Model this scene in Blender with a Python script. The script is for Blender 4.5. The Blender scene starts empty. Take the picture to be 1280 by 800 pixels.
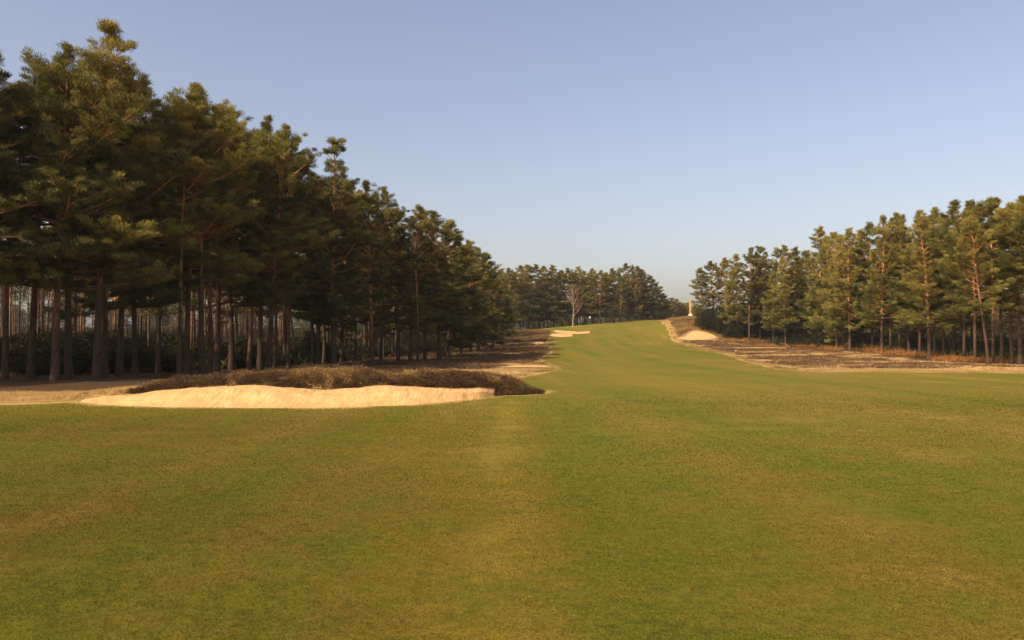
import bpy, math, random
import numpy as np
from mathutils.geometry import delaunay_2d_cdt
from mathutils import Vector

random.seed(7)
RNG = np.random.default_rng(11)
C = bpy.context.scene.collection
sc = bpy.context.scene

# ------------------------------------------------------------------ camera figures used to survey the place
FP, EYE, HY = 1000.0, 1.7, 433.0        # focal length in px (1280 wide), eye height, horizon row

# ------------------------------------------------------------------ helpers
def smooth(a, b, x):
    t = np.clip((x - a) / (b - a), 0, 1)
    return t * t * (3 - 2 * t)

def vnoise(x, y, s, seed=0):
    """value noise, vectorised"""
    x = np.asarray(x, float) / s; y = np.asarray(y, float) / s
    xi = np.floor(x).astype(np.int64); yi = np.floor(y).astype(np.int64)
    fx = x - xi; fy = y - yi
    fx = fx * fx * (3 - 2 * fx); fy = fy * fy * (3 - 2 * fy)
    def h(a, b):
        n = (a * 374761393 + b * 668265263 + seed * 974634777) & 0xffffffff
        n = ((n ^ (n >> 13)) * 1274126177) & 0xffffffff
        n = n ^ (n >> 16)
        return (n & 0xffff) / 65535.0
    return (h(xi, yi) * (1 - fx) + h(xi + 1, yi) * fx) * (1 - fy) + (h(xi, yi + 1) * (1 - fx) + h(xi + 1, yi + 1) * fx) * fy

def fbm(x, y, s, seed=0):
    return .55 * vnoise(x, y, s, seed) + .3 * vnoise(x, y, s * .45, seed + 1) + .15 * vnoise(x, y, s * .2, seed + 2)

# terrain profile along the hole
_py = np.arange(-400, 3001, 1.0)
_pz = np.interp(_py, [-400, 55, 80, 100, 115, 130, 140, 150, 160, 175, 190, 205, 240, 320, 3000],
                     [0, 0, .25, .9, 1.25, 1.62, 2.45, 3.55, 4.4, 5.35, 6.0, 6.35, 6.7, 6.6, 6.6])
_k = np.exp(-np.linspace(-2.2, 2.2, 11) ** 2); _k /= _k.sum()
_pz = np.convolve(np.pad(_pz, 5, mode='edge'), _k, 'valid')

# bunker beside the fairway, by column (world X)
BX = np.array([-13.2, -11.6, -9.7, -7.6, -5.2, -2.9, -1.7, -1.06, -.55])
BF = np.array([24.35, 22.9, 22.15, 21.9, 21.8, 22.9, 24.5, 25.8, 27.2])          # front edge Y
BB_X = np.array([-13.2, -12.2, -11, -9, -6, -3, -1.2, -.55])
BB = np.array([24.6, 25.6, 26, 26.3, 26.4, 26.5, 27.1, 27.5])                    # back edge Y
ZB_X = np.array([-15, -13.4, -12.7, -11, -9.4, -8.2, -7.3, -6.2, -5.3, -4.3, -3.2, -2.0, -.9, .2, 1.1])
ZB = np.array([0, .03, .14, .31, .41, .43, .36, .28, .33, .42, .38, .31, .28, .1, 0])
ZT_X = np.array([-17, -15, -13.5, -11.7, -9.9, -8.25, -6.6, -5.8, -4.4, -2.2, -1.1, 0, .6, 1.2])
ZT = np.array([0, .05, .22, .42, .60, .70, .84, .80, .64, .66, .60, .40, .16, 0])

def terrain(X, Y):
    X = np.asarray(X, float); Y = np.asarray(Y, float)
    z = np.interp(Y, _py, _pz)
    z = z + smooth(140, 188, Y) * (1 - smooth(230, 300, Y)) * np.clip(.075 * (X - 9), -1.0, 1.9)
    z = z + 2.0 * np.exp(-((X - 38) / 7.5) ** 2 - ((Y - 164) / 13) ** 2)
    z = z + .16 * (fbm(X, Y, 34, 5) - .5) * smooth(6, 40, np.hypot(X, Y)) + .05 * (vnoise(X, Y, 9, 9) - .5)
    # the heather bank and the bunker cut in its front
    df = np.interp(X, BX, BF, left=24.5, right=28.0); db = np.interp(X, BB_X, BB, left=24.8, right=28.0)
    db = np.maximum(db, df + .05)
    zb = np.interp(X, ZB_X, ZB); zt = np.interp(X, ZT_X, ZT)
    t = np.clip((Y - df) / (db - df), 0, 1)
    sand = zb * (.12 * t + .88 * smooth(.42, 1.04, t) / .99) - .16 * np.sin(np.pi * np.clip(t * 1.35, 0, 1)) ** .7 * np.clip(zb * 5, 0, 1)
    rise = zb + (np.maximum(zt, zb) - zb) * smooth(-.15, 1.1, Y - db)
    bank = np.where(Y < db, sand, rise * (1 - smooth(2.2, 7.5, Y - db)))
    z = z + np.where(Y > df, bank, 0)
    return z

def T(x, y): return float(terrain(np.array([x]), np.array([y]))[0])

def ground_hit(px, py, y0=10, y1=260):
    """first point of the ground seen along a sight line surveyed from the photograph"""
    Y = np.arange(y0, y1, .25); X = (px - 640) / FP * Y
    row = HY - (terrain(X, Y) - EYE) / Y * FP
    i = np.nonzero(row <= py)[0]
    j = i[0] if len(i) else len(Y) - 1
    return float(X[j]), float(Y[j])

def tag(o, label=None, cat=None, group=None, kind=None):
    if label: o['label'] = label
    if cat: o['category'] = cat
    if group: o['group'] = group
    if kind: o['kind'] = kind
    return o

def mesh_np(name, V, F, mat=None, smooth_=False, tint=None, attrs=None):
    """V (n,3), F (m,k) arrays -> mesh"""
    me = bpy.data.meshes.new(name)
    V = np.asarray(V, np.float32); F = np.asarray(F, np.int32)
    m, k = F.shape
    me.vertices.add(len(V)); me.vertices.foreach_set('co', V.ravel())
    me.loops.add(m * k); me.loops.foreach_set('vertex_index', F.ravel())
    me.polygons.add(m); me.polygons.foreach_set('loop_start', np.arange(0, m * k, k, dtype=np.int32))
    me.polygons.foreach_set('loop_total', np.full(m, k, np.int32))
    if smooth_: me.polygons.foreach_set('use_smooth', np.ones(m, bool))
    if tint is not None:
        a = me.attributes.new('tint', 'FLOAT', 'POINT'); a.data.foreach_set('value', np.asarray(tint, np.float32))
    for n, v in (attrs or {}).items():
        a = me.attributes.new(n, 'FLOAT', 'POINT'); a.data.foreach_set('value', np.asarray(v, np.float32))
    me.update(calc_edges=True)
    if mat: me.materials.append(mat)
    return me

def link(name, me, parent=None):
    o = bpy.data.objects.new(name, me); C.objects.link(o)
    if parent: o.parent = parent
    return o

class Tubes:
    def __init__(s): s.V = []; s.F = []; s.n = 0; s.t = []
    def add(s, pts, rad, sides=8, cap=True, tint=.5, rough=0):
        pts = np.asarray(pts, float); n = len(pts)
        d = np.gradient(pts, axis=0); d /= np.linalg.norm(d, axis=1)[:, None] + 1e-9
        ax = pts[-1] - pts[0]; ax = ax / (np.linalg.norm(ax) + 1e-9)
        d[np.linalg.norm(d, axis=1) < .5] = ax
        up = np.array([0, 0, 1.]) if abs(ax[2]) < .9 else np.array([1., 0, 0])
        a = np.cross(d, up); a /= np.linalg.norm(a, axis=1)[:, None] + 1e-9
        b = np.cross(d, a)
        th = np.linspace(0, 2 * np.pi, sides, endpoint=False)
        rr = np.asarray(rad, float)[:, None] * (1 + rough * (RNG.random((n, sides)) - .5))
        V = pts[:, None] + rr[..., None] * (np.cos(th)[None, :, None] * a[:, None] + np.sin(th)[None, :, None] * b[:, None])
        s.V.append(V.reshape(-1, 3)); s.t.append(np.full(n * sides, tint))
        i = np.arange(n - 1)[:, None] * sides; j = np.arange(sides)[None]; j2 = (j + 1) % sides
        s.F.append(np.stack([i + j, i + j2, i + sides + j2, i + sides + j], -1).reshape(-1, 4) + s.n)
        s.n += n * sides
    def mesh(s, name, mat):
        return mesh_np(name, np.concatenate(s.V), np.concatenate(s.F), mat, True, np.concatenate(s.t))

def blades(P, D, L, W, rng=RNG):
    """one thin triangle per row: root P, direction D, length L, width W"""
    n = len(P)
    D = D / (np.linalg.norm(D, axis=1)[:, None] + 1e-9)
    S = np.cross(D, rng.normal(size=(n, 3))); S /= np.linalg.norm(S, axis=1)[:, None] + 1e-9
    W = np.broadcast_to(W, n)[:, None] * .5; L = np.broadcast_to(L, n)[:, None]
    V = np.stack([P - S * W, P + S * W, P + D * L], 1).reshape(-1, 3)
    return V, np.arange(3 * n).reshape(-1, 3)

def unit(n, rng=RNG):
    v = rng.normal(size=(n, 3)); return v / np.linalg.norm(v, axis=1)[:, None]

# ------------------------------------------------------------------ materials
def new_mat(name, rough=.9, spec=.15):
    m = bpy.data.materials.new(name); m.use_nodes = True
    nt = m.node_tree; b = nt.nodes['Principled BSDF']
    b.inputs['Roughness'].default_value = rough; b.inputs['Specular IOR Level'].default_value = spec
    return m, nt, b

def noise_node(nt, scale, detail=4, rough=.55, vec=None, dist=0):
    n = nt.nodes.new('ShaderNodeTexNoise'); n.inputs['Scale'].default_value = scale
    n.inputs['Detail'].default_value = detail; n.inputs['Roughness'].default_value = rough; n.inputs['Distortion'].default_value = dist
    if vec: nt.links.new(vec, n.inputs['Vector'])
    return n.outputs['Fac']

def ramp(nt, fac, stops, interp='LINEAR'):
    r = nt.nodes.new('ShaderNodeValToRGB'); r.color_ramp.interpolation = interp
    e = r.color_ramp.elements
    while len(e) < len(stops): e.new(.5)
    for k, (p, c) in enumerate(stops):
        e[k].position = p; e[k].color = (*c, 1) if len(c) == 3 else c
    nt.links.new(fac, r.inputs['Fac']); return r.outputs['Color']

def mixc(nt, fac, a, b, mode='MIX'):
    n = nt.nodes.new('ShaderNodeMix'); n.data_type = 'RGBA'; n.blend_type = mode
    for s, v in ((n.inputs['Factor'], fac), (n.inputs['A'], a), (n.inputs['B'], b)):
        if isinstance(v, (int, float)): s.default_value = v
        elif isinstance(v, tuple): s.default_value = (*v, 1)
        else: nt.links.new(v, s)
    return n.outputs['Result']

def math_(nt, op, a, b=None, c=None, clamp=False):
    n = nt.nodes.new('ShaderNodeMath'); n.operation = op; n.use_clamp = clamp
    for i, v in enumerate((a, b, c)):
        if v is None: continue
        if isinstance(v, (int, float)): n.inputs[i].default_value = v
        else: nt.links.new(v, n.inputs[i])
    return n.outputs[0]

def attr(nt, name):
    n = nt.nodes.new('ShaderNodeAttribute'); n.attribute_name = name; return n.outputs['Fac']

def mapped(nt, scale=(1, 1, 1), rot=(0, 0, 0)):
    tc = nt.nodes.new('ShaderNodeTexCoord'); mp = nt.nodes.new('ShaderNodeMapping')
    mp.inputs['Scale'].default_value = scale; mp.inputs['Rotation'].default_value = rot
    nt.links.new(tc.outputs['Object'], mp.inputs['Vector']); return mp.outputs['Vector']

def bump(nt, b, h, strength=.5, dist=.02):
    n = nt.nodes.new('ShaderNodeBump'); n.inputs['Strength'].default_value = strength; n.inputs['Distance'].default_value = dist
    nt.links.new(h, n.inputs['Height']); nt.links.new(n.outputs['Normal'], b.inputs['Normal'])

def obj_random(nt):
    n = nt.nodes.new('ShaderNodeObjectInfo'); return n.outputs['Random']

def foliage_mat(name, stops, transl=.25, rnd=.35):
    m, nt, b = new_mat(name, .75, .12)
    t = attr(nt, 'tint')
    r = math_(nt, 'MULTIPLY_ADD', obj_random(nt), rnd, -rnd / 2)
    f = math_(nt, 'ADD', t, r, clamp=True)
    col = ramp(nt, f, stops)
    nt.links.new(col, b.inputs['Base Color'])
    tr = nt.nodes.new('ShaderNodeBsdfTranslucent'); nt.links.new(col, tr.inputs['Color'])
    mx = nt.nodes.new('ShaderNodeMixShader'); mx.inputs[0].default_value = transl
    nt.links.new(b.outputs[0], mx.inputs[1]); nt.links.new(tr.outputs[0], mx.inputs[2])
    nt.links.new(mx.outputs[0], nt.nodes['Material Output'].inputs['Surface'])
    return m

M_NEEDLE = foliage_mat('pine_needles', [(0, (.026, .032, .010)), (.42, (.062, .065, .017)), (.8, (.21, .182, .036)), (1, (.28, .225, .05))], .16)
M_SHRUB = foliage_mat('shrub_leaves', [(0, (.007, .010, .004)), (.5, (.019, .022, .007)), (1, (.075, .072, .018))], .1)
M_HEATH = foliage_mat('heather_twigs', [(0, (.05, .028, .014)), (.35, (.125, .075, .034)), (.62, (.25, .160, .058)), (.85, (.32, .23, .07)), (1, (.17, .18, .035))], .15)
M_HEATHD = foliage_mat('dark_heather_twigs', [(0, (.038, .024, .013)), (.5, (.11, .066, .034)), (.85, (.20, .125, .06)), (1, (.34, .23, .10))], .1)
M_STRAW = foliage_mat('dry_grass', [(0, (.30, .19, .07)), (.5, (.48, .33, .13)), (1, (.62, .46, .2))], .25)
M_BRACKEN = foliage_mat('dead_bracken', [(0, (.09, .045, .015)), (.5, (.24, .11, .03)), (1, (.38, .19, .055))], .25)
M_ROUGH = foliage_mat('rough_blades', [(0, (.09, .055, .02)), (.4, (.16, .125, .025)), (.7, (.22, .17, .045)), (1, (.40, .28, .11))], .2)
M_GRASSB = foliage_mat('turf_blades', [(0, (.038, .026, .004)), (.3, (.070, .056, .008)), (.6, (.090, .088, .010)), (.85, (.17, .13, .022)), (1, (.30, .21, .06))], .3)
M_BIRCHTW = foliage_mat('birch_twigs', [(0, (.10, .05, .035)), (1, (.22, .12, .08))], 0)

def bark_mat():
    m, nt, b = new_mat('pine_bark', .9, .1)
    tc = nt.nodes.new('ShaderNodeTexCoord'); sep = nt.nodes.new('ShaderNodeSeparateXYZ')
    nt.links.new(tc.outputs['Object'], sep.inputs[0])
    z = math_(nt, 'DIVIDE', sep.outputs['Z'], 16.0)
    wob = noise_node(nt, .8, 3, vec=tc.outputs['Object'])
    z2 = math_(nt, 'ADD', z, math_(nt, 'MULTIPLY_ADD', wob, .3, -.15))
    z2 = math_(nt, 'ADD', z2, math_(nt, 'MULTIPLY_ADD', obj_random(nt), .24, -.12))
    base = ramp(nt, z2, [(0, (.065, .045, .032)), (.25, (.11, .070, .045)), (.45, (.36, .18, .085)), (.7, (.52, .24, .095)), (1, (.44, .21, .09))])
    v = mapped(nt, (9, 9, 2.2)); pl = noise_node(nt, 1.0, 5, .65, v)
    dark = ramp(nt, pl, [(.36, (.35, .33, .32)), (.6, (1, 1, 1))])
    nt.links.new(mixc(nt, .8, base, dark, 'MULTIPLY'), b.inputs['Base Color'])
    bump(nt, b, pl, .8, .03); return m
M_BARK = bark_mat()
def dark_bark():
    m, nt, b = new_mat('dark_bark', .9, .1)
    nt.links.new(ramp(nt, noise_node(nt, 3, 4, .6, mapped(nt)), [(.35, (.045, .03, .02)), (.55, (.10, .06, .036)), (.7, (.22, .11, .055))]), b.inputs['Base Color']); return m
M_DARKBARK = dark_bark()

def birch_mat():
    m, nt, b = new_mat('birch_bark', .7, .2)
    v = mapped(nt, (1.5, 1.5, 7)); f = noise_node(nt, 1.2, 4, .6, v)
    nt.links.new(ramp(nt, f, [(.36, (.10, .075, .06)), (.45, (.27, .18, .12)), (.7, (.42, .29, .20))]), b.inputs['Base Color'])
    return m
M_BIRCH = birch_mat()

def ground_mat():
    """rough ground: straw and sandy soil, darker litter where the woods stand"""
    m, nt, b = new_mat('rough_ground', .95, .05)
    v = mapped(nt, (1, 1, 1)); vs = mapped(nt, (.6, 1.6, 1))
    n1 = noise_node(nt, .22, 6, .62, vs, .4); n2 = noise_node(nt, 3.5, 5, .6, v); n3 = noise_node(nt, 26, 3, .6, v)
    straw = ramp(nt, n2, [(.34, (.15, .085, .035)), (.44, (.27, .165, .065)), (.55, (.37, .24, .10)), (.7, (.44, .30, .135))])
    ng = noise_node(nt, .9, 5, .65, vs); straw = mixc(nt, ramp(nt, ng, [(.50, (0, 0, 0)), (.60, (.6, .6, .6))]), straw, (.13, .105, .022))
    heath = ramp(nt, n2, [(.3, (.075, .046, .025)), (.6, (.17, .105, .055))])
    f1 = ramp(nt, math_(nt, 'ADD', attr(nt, 'heath'), math_(nt, 'MULTIPLY_ADD', n2, .5, -.25)), [(.38, (0, 0, 0)), (.55, (1, 1, 1))])
    c = mixc(nt, f1, straw, heath)
    litter = ramp(nt, n2, [(.3, (.04, .026, .014)), (.55, (.075, .048, .025)), (.8, (.14, .085, .04))])
    wv = math_(nt, 'ADD', attr(nt, 'wood'), math_(nt, 'MULTIPLY_ADD', n1, .8, -.4))
    f2 = ramp(nt, wv, [(.42, (0, 0, 0)), (.58, (1, 1, 1))])
    c = mixc(nt, f2, c, litter)
    g = ramp(nt, n3, [(.3, (.6, .6, .6)), (.65, (1.15, 1.15, 1.15))])
    nt.links.new(mixc(nt, .8, c, g, 'MULTIPLY'), b.inputs['Base Color'])
    bump(nt, b, n3, .7, .05); return m

def turf_mat(name='fairway_turf', green=False):
    m, nt, b = new_mat(name, .9, .06)
    v = mapped(nt)
    # broad wear patches stretched across the hole, mid mottling, fine blade grain
    va = mapped(nt, (.8, .8, 1)); vb = mapped(nt, (1.6, .35, 1), (0, 0, .1)); vc = mapped(nt, (1.6, .05, 1), (0, 0, .06))
    n1 = noise_node(nt, .20, 5, .6, va, .5); n2 = noise_node(nt, 1.3, 5, .62, va, .3); n3 = noise_node(nt, 9, 4, .65, v)
    n4 = noise_node(nt, 60, 3, .7, v); n5 = noise_node(nt, .5, 3, .5, vb); n6 = noise_node(nt, .33, 2, .5, vc)
    s = math_(nt, 'ADD', math_(nt, 'MULTIPLY', n1, .28), math_(nt, 'MULTIPLY', n2, .24))
    s = math_(nt, 'ADD', s, math_(nt, 'MULTIPLY', n3, .16)); s = math_(nt, 'ADD', s, math_(nt, 'MULTIPLY', n6, .32))
    if green:
        col = ramp(nt, s, [(.38, (.12, .15, .020)), (.5, (.165, .19, .028)), (.62, (.21, .23, .04))])
    else:
        col = ramp(nt, s, [(.35, (.048, .078, .006)), (.42, (.085, .102, .008)), (.48, (.115, .112, .011)), (.54, (.138, .112, .016)), (.63, (.20, .150, .032))])
        # worn dry strip along the line of play and a thin worn line across
        strip = attr(nt, 'worn'); w = math_(nt, 'MULTIPLY', strip, ramp(nt, n2, [(.34, (.35, .35, .35)), (.62, (1, 1, 1))]))
        col = mixc(nt, math_(nt, 'MULTIPLY', w, .8), col, (.27, .185, .028))
        # the sward thins to straw near its ragged edge
        e = math_(nt, 'ADD', attr(nt, 'edge'), math_(nt, 'MULTIPLY_ADD', n2, 1.1, -.55))
        e = math_(nt, 'ADD', e, math_(nt, 'MULTIPLY_ADD', n3, .8, -.4))
        fe = ramp(nt, e, [(.45, (0, 0, 0)), (.85, (1, 1, 1))])
        col = mixc(nt, fe, col, (.36, .25, .085))
        dl = math_(nt, 'MULTIPLY', attr(nt, 'dull_vignette'), ramp(nt, n1, [(.3, (.5, .5, .5)), (.6, (1, 1, 1))]))  # near and left turf: browner grass, plus vignette darkening put into the colour
        col = mixc(nt, dl, col, mixc(nt, 1.0, col, (.60, .57, .50), 'MULTIPLY'))
    g = ramp(nt, n4, [(.28, (.50, .48, .46)), (.5, (.95, .95, .95)), (.72, (1.45, 1.42, 1.3))])
    g2 = ramp(nt, n3, [(.3, (.8, .8, .8)), (.7, (1.18, 1.18, 1.18))])
    col = mixc(nt, .85, col, g, 'MULTIPLY'); col = mixc(nt, .8, col, g2, 'MULTIPLY')
    nt.links.new(col, b.inputs['Base Color'])
    h = math_(nt, 'ADD', math_(nt, 'MULTIPLY', n4, .5), n3)
    bump(nt, b, h, .6, .03); return m

def sand_mat():
    m, nt, b = new_mat('bunker_sand', .95, .05)
    v = mapped(nt); vr = mapped(nt, (1.4, .3, .3))
    n1 = noise_node(nt, 1.2, 5, .6, v); n2 = noise_node(nt, 14, 4, .65, v); n3 = noise_node(nt, 5, 3, .6, vr)
    col = ramp(nt, n1, [(.3, (.42, .265, .118)), (.6, (.50, .325, .145)), (.8, (.56, .37, .17))])
    d = ramp(nt, math_(nt, 'ADD', math_(nt, 'MULTIPLY', n2, .5), math_(nt, 'MULTIPLY', n3, .5)), [(.36, (.74, .68, .58)), (.5, (1, 1, 1))])
    nt.links.new(mixc(nt, .7, col, d, 'MULTIPLY'), b.inputs['Base Color'])
    bump(nt, b, math_(nt, 'ADD', n2, math_(nt, 'MULTIPLY', n3, 1.2)), .8, .05); return m

def dirt_mat():
    m, nt, b = new_mat('bare_dirt', .95, .05)
    n = noise_node(nt, 1.3, 6, .7, mapped(nt))
    nt.links.new(ramp(nt, n, [(.36, (.17, .10, .045)), (.46, (.42, .27, .11)), (.65, (.55, .38, .18))]), b.inputs['Base Color'])
    return m
def dirt2():
    m, nt, b = new_mat('trodden_dirt', .95, .05)
    nt.links.new(ramp(nt, noise_node(nt, .7, 5, .7, mapped(nt)), [(.36, (.07, .05, .02)), (.46, (.15, .10, .03)), (.53, (.28, .17, .07)), (.65, (.38, .26, .11))]), b.inputs['Base Color']); return m
M_DIRTD = dirt2()
M_GROUND, M_TURF, M_GREEN, M_SAND, M_DIRT = ground_mat(), turf_mat(), turf_mat('green_turf', True), sand_mat(), dirt_mat()

def plain(name, col, rough=.7):
    m, nt, b = new_mat(name, rough, .2)
    n = noise_node(nt, 6, 4, .6, mapped(nt))
    g = ramp(nt, n, [(.3, tuple(c * .75 for c in col)), (.7, col)])
    nt.links.new(g, b.inputs['Base Color']); return m

# ------------------------------------------------------------------ where the woods stand
LEFT_EDGE = np.array([[-70, 20], [-26, 22], [-21.5, 30], (-22.5, 37), (-18.5, 45), (-14.6, 58), (-12, 66), (-9, 76), (-6.8, 86), (-4.5, 100), (-3.2, 118), (-2, 140), (-2, 165), (0, 185), (2, 198), (15, 206), (36, 212)])
RIGHT_EDGE = np.array([[80, 66], (46, 70), (42, 72), (41, 82), (43, 92), (44, 104), (43.5, 112), (42, 125), (39, 136), (37.5, 146), (40, 156), (42, 170)])

def seg_dist(X, Y, poly):
    d = np.full(np.shape(X), 1e9)
    for (x0, y0), (x1, y1) in zip(poly[:-1], poly[1:]):
        dx, dy = x1 - x0, y1 - y0
        t = np.clip(((X - x0) * dx + (Y - y0) * dy) / (dx * dx + dy * dy), 0, 1)
        d = np.minimum(d, np.hypot(X - x0 - t * dx, Y - y0 - t * dy))
    return d

def inside(X, Y, poly):
    X = np.asarray(X, float); Y = np.asarray(Y, float); r = np.zeros(X.shape, bool)
    n = len(poly)
    for i in range(n):
        x0, y0 = poly[i]; x1, y1 = poly[(i + 1) % n]
        if y0 == y1: continue
        c = ((y0 > Y) != (y1 > Y)) & (X < (x1 - x0) * (Y - y0) / (y1 - y0) + x0)
        r ^= c
    return r

LW = [tuple(p) for p in LEFT_EDGE] + [(36, 260), (-320, 260), (-320, 20), (-70, 20)]
RW = [tuple(p) for p in RIGHT_EDGE] + [(60, 200), (140, 200), (140, 66)]
def wood_mask(X, Y):
    a = inside(X, Y, LW); b = inside(X, Y, RW)
    d1 = seg_dist(X, Y, LEFT_EDGE); d2 = seg_dist(X, Y, RIGHT_EDGE)
    ma = np.where(a, .5 + d1 / 5, .5 - (d1 - .5) / 5); mb = np.where(b, .5 + d2 / 6, .5 - d2 / 5)
    mc = smooth(29.0, 31.8, Y) * smooth(-10.5, -13.5, X) * (Y < 60)  # litter brown carried out to the near-left shadow edge, its shade in the colour
    return np.clip(np.maximum(np.maximum(ma, mb), mc), 0, 1)

def right_waste(X, Y):
    xe = np.interp(Y, [50, 52.5, 57, 66, 82, 100, 116, 130, 143], [40, 20.5, 19.2, 20.5, 23.5, 26, 27.5, 29.5, 28.8])
    return (X > xe + .6 + 2.2 * fbm(X, Y, 3, 19)) & (Y > 55) & (Y < 142) & ~inside(X, Y, RW)
def acc_r(X, Y, r):
    c = fbm(X * .6, Y * .9, 3.6, 51); dens = np.exp(-((X - 28) / 8) ** 2) * .13 + smooth(112, 130, Y) * .10
    return right_waste(X, Y) & (c > .60 - dens - .08 * smooth(-.2, .6, vnoise(X, Y, 1.2, 5) - .5)) & (Y > 58.5)
def left_waste(X, Y):
    xe = np.interp(Y, [30, 36, 44, 50, 58, 70, 86, 98, 110, 135, 158, 168, 177, 184], [-.6, -1, -.6, .8, 1.5, 0.5, 1.6, 3.2, 4.2, 4.6, 6.6, 7, 5.5, 2.5])
    return (X < xe) & (Y > 36) & (Y < 186)
def acc_l(X, Y, r):
    c = fbm(X * .9, Y * .8, 4.5, 71); d = seg_dist(X, Y, LEFT_EDGE)
    sandy = np.exp(-((Y - 57) / 9) ** 2) * .22
    return left_waste(X - 1.6 * vnoise(X, Y, 3, 17), Y) & (c > .40 + sandy) & (d < 12) & (X > -14)
def acc_k(X, Y, r):
    row = HY - (terrain(X, Y) - EYE) / Y * FP; px = 640 + X / Y * FP
    bunk = inside(px, row, [(840, 424), (858, 416), (866, 412.5), (880, 413), (899, 421), (899, 430), (840, 430)])
    edge = np.interp(Y, [140, 150, 160, 170, 182], [28, 30.5, 31.5, 32.8, 34.6])
    return (X > edge + .3 + .8 * fbm(X, Y, 2, 6)) & (X < 46) & ~bunk
def heath_mask(X, Y):
    m = acc_r(X, Y, None) | acc_l(X, Y, None) | (acc_k(X, Y, None) & (Y > 138) & (Y < 182) & (X > 20))
    return np.where(m & (X > -16) & (X < 62) & (Y > 40) & (Y < 186), 1.0, 0.0)
# ------------------------------------------------------------------ ground sheet
def axis(*spans):
    out = []
    for a, b, s in spans: out += list(np.arange(a, b, s))
    out.append(spans[-1][1]); return np.array(out)
gx = axis((-1200, -200, 100), (-200, -60, 10), (-60, -16, 1), (-16, 2.5, .25), (2.5, 60, 1), (60, 200, 10), (200, 1200, 100))
gy = axis((-300, -20, 20), (-20, 20, 2), (20, 36, .25), (36, 215, 1), (215, 300, 5), (300, 1500, 100))
GX, GY = np.meshgrid(gx, gy)
GZ = terrain(GX, GY)
_df = np.interp(GX, BX, BF, left=99, right=99); _db = np.interp(GX, BB_X, BB, left=-99, right=-99)
GZ = np.where((GY > _df - .12) & (GY < _db + .12), GZ - .10, GZ)
ny, nx = GX.shape
idx = np.arange(nx * ny).reshape(ny, nx)
F = np.stack([idx[:-1, :-1], idx[:-1, 1:], idx[1:, 1:], idx[1:, :-1]], -1).reshape(-1, 4)
me = mesh_np('ground', np.stack([GX, GY, GZ], -1).reshape(-1, 3), F, M_GROUND, True, attrs={'wood': wood_mask(GX, GY).ravel(), 'heath': heath_mask(GX, GY).ravel()})
tag(link('ground', me), kind='structure', label='rough straw coloured ground and dark wood floor around the fairway')

# ------------------------------------------------------------------ sheets cut to a ragged outline and laid on the ground
def ragged(poly, step, amp, seed, scale=3.0):
    out = []
    n = len(poly)
    for i in range(n):
        a = np.array(poly[i], float); b = np.array(poly[(i + 1) % n], float)
        L = np.linalg.norm(b - a); k = max(1, int(L / step)); nrm = np.array([-(b - a)[1], (b - a)[0]]) / (L + 1e-9)
        for j in range(k):
            p = a + (b - a) * j / k
            w = (fbm(p[0], p[1], scale, seed) - .5) * 2 * amp
            out.append(p + nrm * w)
    return out

def sheet(name, poly, off, mat, step=1.0, edge=None, attrs=None, fine=None):
    P = np.array(poly)
    x0, y0 = P.min(0); x1, y1 = P.max(0)
    qx, qy = np.meshgrid(np.arange(x0, x1, step), np.arange(y0, y1, step)); qx = qx.ravel() + .013; qy = qy.ravel() + .007
    loop = [tuple(p) for p in poly] + [tuple(poly[0])]
    ins = inside(qx, qy, poly)
    qx, qy = qx[ins], qy[ins]
    d = seg_dist(qx, qy, loop); keep = d > step * .3; qx, qy, d = qx[keep], qy[keep], d[keep]
    if fine:   # extra rows of points just inside the edge so that the fraying follows it
        for q in fine:
            pp = np.array(poly); nb = np.roll(pp, -1, 0) - np.roll(pp, 1, 0); nb /= np.linalg.norm(nb, axis=1)[:, None] + 1e-9
            inn = pp + np.stack([-nb[:, 1], nb[:, 0]], 1) * q
            ok = inside(inn[:, 0], inn[:, 1], poly); inn = inn[ok]
            dd = seg_dist(inn[:, 0], inn[:, 1], loop); inn = inn[dd > q * .8]
            qx = np.concatenate([qx, inn[:, 0]]); qy = np.concatenate([qy, inn[:, 1]])
    n = len(poly)
    co = [Vector(p) for p in poly] + [Vector((a, b)) for a, b in zip(qx, qy)]
    vo, eo, fo, *_ = delaunay_2d_cdt(co, [(i, (i + 1) % n) for i in range(n)], [], 1, 1e-4)
    V = np.array([(v.x, v.y) for v in vo]); Z = terrain(V[:, 0], V[:, 1]) + off
    A = {}
    if edge: A['edge'] = np.clip(1 - seg_dist(V[:, 0], V[:, 1], loop) / edge, 0, 1)
    for k, f in (attrs or {}).items(): A[k] = f(V[:, 0], V[:, 1])
    F = np.array([f if len(f) == 3 else f[:3] for f in fo])
    a = V[F[:, 1]] - V[F[:, 0]]; b = V[F[:, 2]] - V[F[:, 0]]
    flip = a[:, 0] * b[:, 1] - a[:, 1] * b[:, 0] < 0
    F[flip] = F[flip][:, ::-1]
    me = mesh_np(name, np.column_stack([V, Z]), F, mat, True, attrs=A)
    return link(name, me)

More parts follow.
